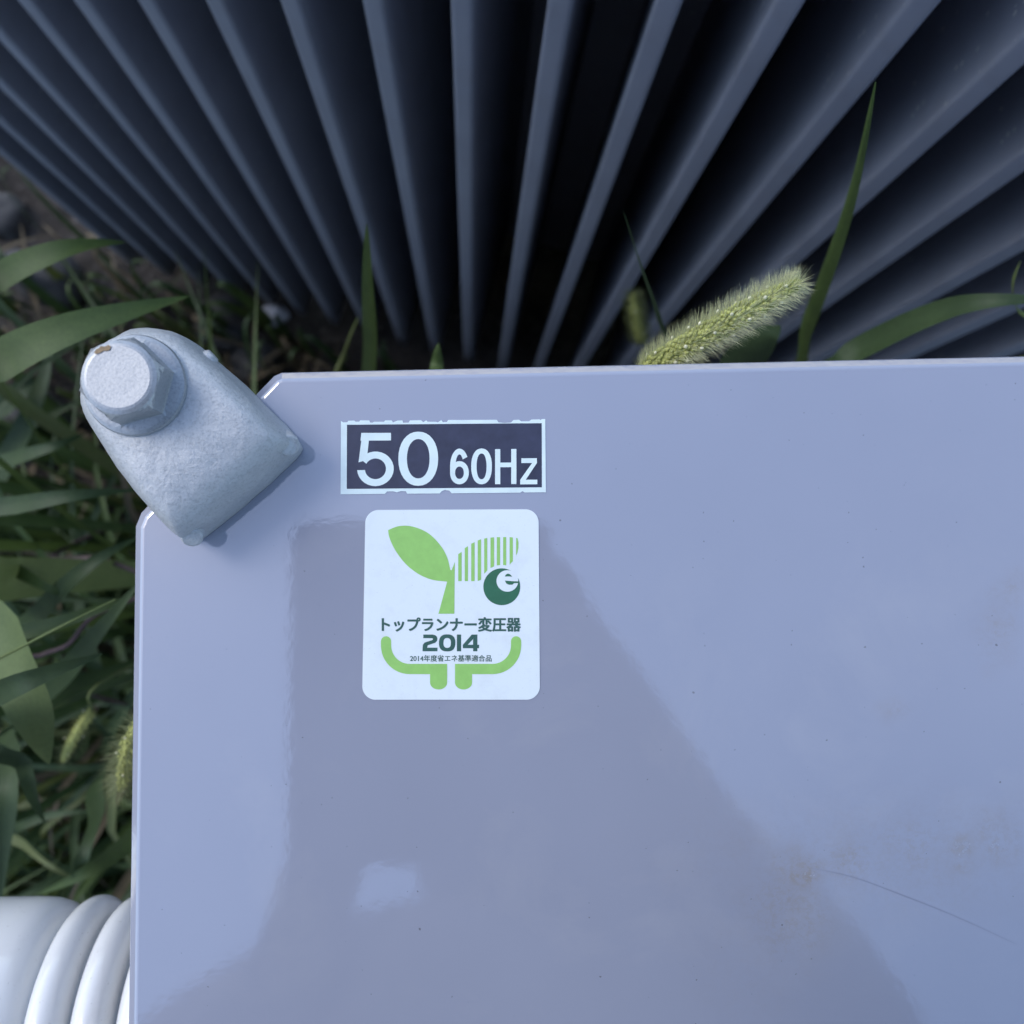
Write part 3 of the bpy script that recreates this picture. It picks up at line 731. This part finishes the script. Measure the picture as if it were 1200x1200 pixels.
LG = [
 ('grass blade lying level left of the clamp toe, palest of them', [(-40, 602, -.25), (20, 592, -.20), (90, 580, -.19), (165, 574, -.22)], 30, M_BLADE2),
 ('narrow grass blade slanting below the bolt at the left frame edge', [(-40, 562, -.36), (10, 540, -.30), (60, 524, -.28), (100, 508, -.30)], 26, M_BLADE2),
 ('grass blade pointing down right towards the lid corner', [(-40, 640, -.32), (20, 668, -.25), (60, 690, -.23), (105, 704, -.25)], 24, M_BLADE),
 ('grass blade rising from left to the lid corner', [(10, 770, -.35), (50, 715, -.25), (105, 662, -.22), (165, 628, -.24)], 34, M_BLADE2),
 ('wide blade crossing diagonally beside the lid left edge', [(20, 850, -.33), (75, 790, -.22), (120, 735, -.18), (165, 680, -.17)], 38, M_BLADE2),
 ('dark blade sloping along the purple stalk', [(-40, 755, -.26), (40, 738, -.21), (110, 716, -.20), (175, 690, -.22)], 26, M_BLADE),
 ('big pale leaf at the left frame edge', [(-30, 690, -.20), (12, 760, -.13), (36, 830, -.12), (58, 895, -.14)], 92, M_PALE),
 ('second big leaf crossing over the pale one', [(-60, 850, -.19), (0, 812, -.085), (60, 787, -.075), (120, 766, -.09)], 40, M_BLADE2),
 ('narrow leaf hanging down with its point lowest', [(20, 850, -.18), (28, 895, -.16), (38, 935, -.17), (54, 966, -.19)], 26, M_BLADE2),
 ('broad blade hanging down at the frame edge above the bushing', [(30, 840, -.30), (15, 900, -.22), (5, 980, -.22), (0, 1060, -.25)], 42, M_BLADE2),
 ('long blade sloping down beside the drooping foxtail', [(130, 900, -.36), (115, 960, -.28), (95, 1010, -.26), (75, 1060, -.28)], 36, M_BLADE2),
 ('blade coming out from beneath the lid above the bushing', [(180, 960, -.35), (140, 995, -.28), (95, 1025, -.26), (40, 1050, -.28)], 32, M_BLADE),
 ('thin bright blade crossing low above the bushing', [(0, 955, -.42), (30, 990, -.36), (60, 1015, -.34), (95, 1035, -.35)], 16, M_BLADE3),
 ('short level blade in the dark above the bushing', [(20, 965, -.42), (60, 955, -.38), (110, 950, -.38)], 16, M_BLADE2),
 ('leaning blade in the shade above the clamp', [(-30, 620, -.55), (20, 520, -.48), (50, 450, -.46), (60, 390, -.46)], 40, M_BLADE2),
 ('dim wide blade low at the left frame edge', [(-40, 500, -.50), (10, 470, -.45), (40, 440, -.45)], 60, M_BLADE2),
]
for lab, px, wp, mt in LG:
    a = P(*px[0])
    rt = Vector((max(-0.75, min(-0.12, a.x * 1.15)), a.y * 1.1, GROUND))
    blade(lab, px, wp * (0.8 if mt is not M_PALE else 1.0), mt, 0.22, root=rt, twist=rnd.uniform(-.25, .25))
def stalk(name, label, pts, r, mat):
    v, f = tube(pts, r, r * 0.7); o = mesh(name, v, f, mat, None, True); local(o, pts[0]); tag(o, label, 'stalk')
stalk('grass_stalk', 'thin yellow green stalk slanting up to the lid edge', [Vector((-0.40, -0.20, GROUND)), P(-60, 800, -.16), P(0, 771, -.10), P(70, 735, -.09), P(135, 703, -.10)], 0.0006, M_STEM)
stalk('grass_stalk', 'purplish stalk running under the lid left edge', [Vector((-0.32, -0.24, GROUND)), P(20, 790, -.30), P(48, 768, -.24), P(80, 755, -.22), P(110, 722, -.21), P(170, 697, -.22)], 0.0014, M_PURP)
stalk('dry_stalk', 'brownish dry stalk near the lid corner', [Vector((-0.34, 0.10, GROUND)), P(80, 640, -.5), P(120, 655, -.40), P(165, 672, -.38)], 0.0020, M_PURP)

# the mass of grass round the two transformers
def build_grass():
    rg = random.Random(11)
    buckets = {0: ([], []), 1: ([], []), 2: ([], []), 3: ([], [])}
    def inside(x, y, m=0.0):
        if -0.085 - m < x < 0.34 and -0.36 < y < 0.045 + m * 0.3: return True
        q = Vector((x, y, 0)) - F0
        return q.dot(V) > -0.015 and -0.50 < q.dot(U) < 0.60
    cnt = 0
    while cnt < 1900:
        zone = rg.random()
        if zone < 0.55: x, y = rg.uniform(-0.62, -0.09), rg.uniform(-0.42, 0.40)
        elif zone < 0.67: x, y = rg.uniform(-0.10, 0.40), rg.uniform(0.05, 0.24)
        else: x, y = rg.uniform(-1.6, 1.2), rg.uniform(-1.4, 0.6)
        if inside(x, y): continue
        if -0.12 < x < 0.36 and -0.8 < y < -0.36: continue       # trodden where the photographer stands
        cnt += 1
        near = x > -0.12 and y > 0.04
        if x > -0.7 and y > 0.05 and rg.random() < 0.6: continue
        near = near or (x > -0.8 and y > 0.04)
        h = rg.uniform(0.06, 0.26) if near else rg.uniform(0.20, 0.62) * (1.0 if rg.random() < 0.75 else 1.25)
        a = rg.uniform(0, 2 * math.pi); bend = rg.uniform(0.15, 0.9) * h * (0.35 if near else 0.9)
        d = Vector((math.cos(a), math.sin(a), 0))
        r = Vector((x, y, GROUND - 0.01))
        pts = [r, r + Vector((0, 0, h * .55)) + d * bend * .22, r + Vector((0, 0, h * .92)) + d * bend * .65, r + Vector((0, 0, h * rg.uniform(.75, 1.0))) + d * bend * 1.15]
        e = pts[-1]; e2 = pts[-2]
        if inside(e.x, e.y, 0.01) or inside(e2.x, e2.y, 0.01): continue
        k = rg.choices((0, 1, 2, 3), (5, 7, 1.2, 1))[0]
        v, f = ribbon(pts, rg.uniform(0.005, 0.014), 0.25, 0.03, 0.6, 0.3, rg.uniform(-.6, .6), 0.0004, cnt, 3)
        V_, F_ = buckets[k]; o = len(V_); V_ += v; F_ += [tuple(i + o for i in q) for q in f]
    # short dry litter
    V_, F_ = buckets[3]
    for j in range(500):
        x, y = rg.uniform(-0.8, 0.3), rg.uniform(-0.4, 0.42)
        if inside(x, y): continue
        a = rg.uniform(0, 6.28); L = rg.uniform(.03, .14); r = Vector((x, y, GROUND + rg.uniform(.02, .07))); d = Vector((math.cos(a), math.sin(a), rg.uniform(-.2, .3)))
        v, f = ribbon([r, r + d * L * .5 + Vector((0, 0, .01)), r + d * L], rg.uniform(.003, .010), 0.2, 0.1, 0.7, 0.3, 0.3, 0, j)
        o = len(V_); V_ += v; F_ += [tuple(i + o for i in q) for q in f]
    names = ['grass', 'grass', 'grass', 'dry_litter']
    labs = ['mid green grass growing thick round the transformers', 'deep green grass growing thick round the transformers', 'yellowing grass among the green round the transformers', 'dry straw and dead blades on the ground']
    for k, mt in enumerate((M_BLADE, M_BLADE2, M_BLADE3, M_STRAW)):
        o = mesh(names[k], buckets[k][0], buckets[k][1], mt, None, True); o['kind'] = 'stuff'; o['label'] = labs[k]; o['category'] = 'grass' if k < 3 else 'litter'
build_grass()

# stones
def stone(label, px, py, z, size, mat, seed, name='stone'):
    bm = bmesh.new(); bmesh.ops.create_icosphere(bm, subdivisions=3, radius=1)
    for v in bm.verts:
        p = v.co.copy(); k = 1 + 0.32 * noise.noise(p * 1.1 + Vector((seed * 7.3, 0, 0))) + 0.10 * noise.noise(p * 3 + Vector((seed, 4, 0)))
        v.co = Vector((p.x * size[0] * k, p.y * size[1] * k, p.z * size[2] * k))
    o = bm_obj(name, bm, mat, None, True); c = P(px, py, z); o.location = (c.x, c.y, z); o.rotation_euler = (0, 0, seed)
    tag(o, label, 'stone', 'stones among the grass')
stone('large grey stone among the grass near the left frame edge', 52, 325, GROUND + .05, (.036, .050, .04), M_STONE, 1.2)
stone('grey stone half seen above the large one at the frame edge', 8, 255, GROUND + .0, (.03, .03, .03), M_STONE, 2.7)
stone('small pale round pebble at the foot of the fins', 322, 369, GROUND + .05, (.017, .015, .014), M_PEB, 0.4, 'pebble')
stone('brownish stone below the fins right of the bolt', 262, 382, GROUND + .03, (.04, .035, .03), M_STONE, 4.1)
stone('dark stone in the shade at the lid corner', 300, 420, GROUND + .02, (.03, .035, .025), M_STONE, 5.3)
stone('grey stone sunk in the grass left of the bolt', 40, 500, GROUND + .03, (.05, .05, .04), M_STONE, 6.6)

# ------------------------------------------------------------------ the photographer, who stands over the lid and is mirrored in it
def build_person():
    def Q(px, py, z):                     # the point at height z whose mirror image lies at this pixel
        p = P(px, py, -z); return Vector((p.x, p.y, z))
    pts, rad, edges = [], [], []
    def add(p, r, frm=None):
        pts.append(p); rad.append(r); i = len(pts) - 1
        if frm is not None: edges.append((frm, i))
        return i
    pel = add(Vector((0.05, -0.74, -0.12)), 0.15)
    bel = add(Vector((0.04, -0.66, 0.10)), 0.155, pel)
    che = add(Q(615, 1310, 0.42), 0.250, bel)
    nek = add(Q(640, 1130, 0.49), 0.095, che)
    he1 = add(Q(620, 1020, 0.53), 0.098, nek)
    he2 = add(Q(592, 900, 0.57), 0.098, he1)
    he3 = add(Q(588, 820, 0.60), 0.078, he2)
    for s, shp, elb, wri in ((-1, (190, 1345, 0.43), (245, 1265, 0.33), (345, 1150, 0.285)), (1, (1010, 1245, 0.43), (820, 1040, 0.31), (735, 860, 0.275))):
        par = add(Q(425, 1185, 0.42), 0.095, che) if s < 0 else che
        sh = add(Q(*shp), 0.100, par); el = add(Q(*elb), 0.047, sh); wr = add(Q(*wri), 0.028, el)
        kn = add(Q(366, 1025, 0.276) if s < 0 else Q(685, 775, 0.272), 0.023, wr)
        for f_ in range(4):
            if s < 0: a, b = (385 + f_ * 14, 900 - f_ * 8), (392 + f_ * 18, 850 - f_ * 14)
            else: a, b = (680 - f_ * 10, 775 - f_ * 36), (640 - f_ * 4, 765 - f_ * 38)
            zf = 0.272 if s < 0 else 0.266
            k1 = add(Q(*a, zf), 0.0095, kn); add(Q(*b, zf), 0.0085, k1)
        t1 = add(Q(440, 960, 0.275) if s < 0 else Q(640, 850, 0.275), 0.012, kn); add(Q(470, 920, 0.272) if s < 0 else Q(600, 830, 0.272), 0.010, t1)
    for s in (-1, 1):
        hi = add(Vector((0.05 + s * 0.10, -0.76, -0.22)), 0.095, pel)
        kn = add(Vector((0.05 + s * 0.12, -0.72, -0.60)), 0.062, hi)
        an = add(Vector((0.05 + s * 0.13, -0.78, -0.99)), 0.045, kn)
        add(Vector((0.05 + s * 0.14, -0.64, GROUND + 0.035)), 0.035, an)
    base = Vector((0.05, -0.74, GROUND))
    me = bpy.data.meshes.new('person'); me.from_pydata([tuple(p - base) for p in pts], edges, []); me.update()
    o = link('person', me, M_CLOTH); o.location = base
    tag(o, 'person in dark clothes leaning over the lid with a tablet, mirrored in it', 'person')
    m = o.modifiers.new('skin', 'SKIN'); m.use_smooth_shade = True
    for i, sv in enumerate(me.skin_vertices[0].data):
        sv.radius = (rad[i], rad[i]); sv.use_root = (i == 0)
    s = o.modifiers.new('sub', 'SUBSURF'); s.levels = 1; s.render_levels = 1
    # tablet, its lens just behind the camera position
    a_, b_ = Q(341, 611, 0.25), Q(647, 1012, 0.25); c = Q(552, 650, 0.25)
    x0, y1, x1, y0 = a_.x, a_.y, b_.x, b_.y
    ph = empty('tablet', ((x0 + x1) / 2, (y0 + y1) / 2, 0.2495)); tag(ph, 'black tablet held level above the lid, mirrored in it', 'tablet')
    def slab(name, x0, x1, y0, y1, z0, z1, r, mat):
        bm = bmesh.new(); vs = []
        for (cx, cy, a0) in ((x1 - r, y1 - r, 0), (x0 + r, y1 - r, 90), (x0 + r, y0 + r, 180), (x1 - r, y0 + r, 270)):
            for k in range(6):
                a = R(a0 + 18 * k); vs.append(bm.verts.new((cx + r * math.cos(a), cy + r * math.sin(a), z0)))
        f = bm.faces.new(vs); e = bmesh.ops.extrude_face_region(bm, geom=[f])
        for v_ in [g for g in e['geom'] if isinstance(g, bmesh.types.BMVert)]: v_.co.z = z1
        bmesh.ops.recalc_face_normals(bm, faces=bm.faces); bm_obj(name, bm, mat, ph)
    slab('tablet_body', x0, x1, y0, y1, 0.2500, 0.2575, 0.009, M_PHONE)
    slab('screen', x0 + .008, x1 - .008, y0 + .008, y1 - .008, 0.2576, 0.2579, 0.003, M_GLASS)
    slab('lens', c.x - .006, c.x + .006, c.y - .006, c.y + .006, 0.2485, 0.2499, 0.0059, M_GLASS)
build_person()
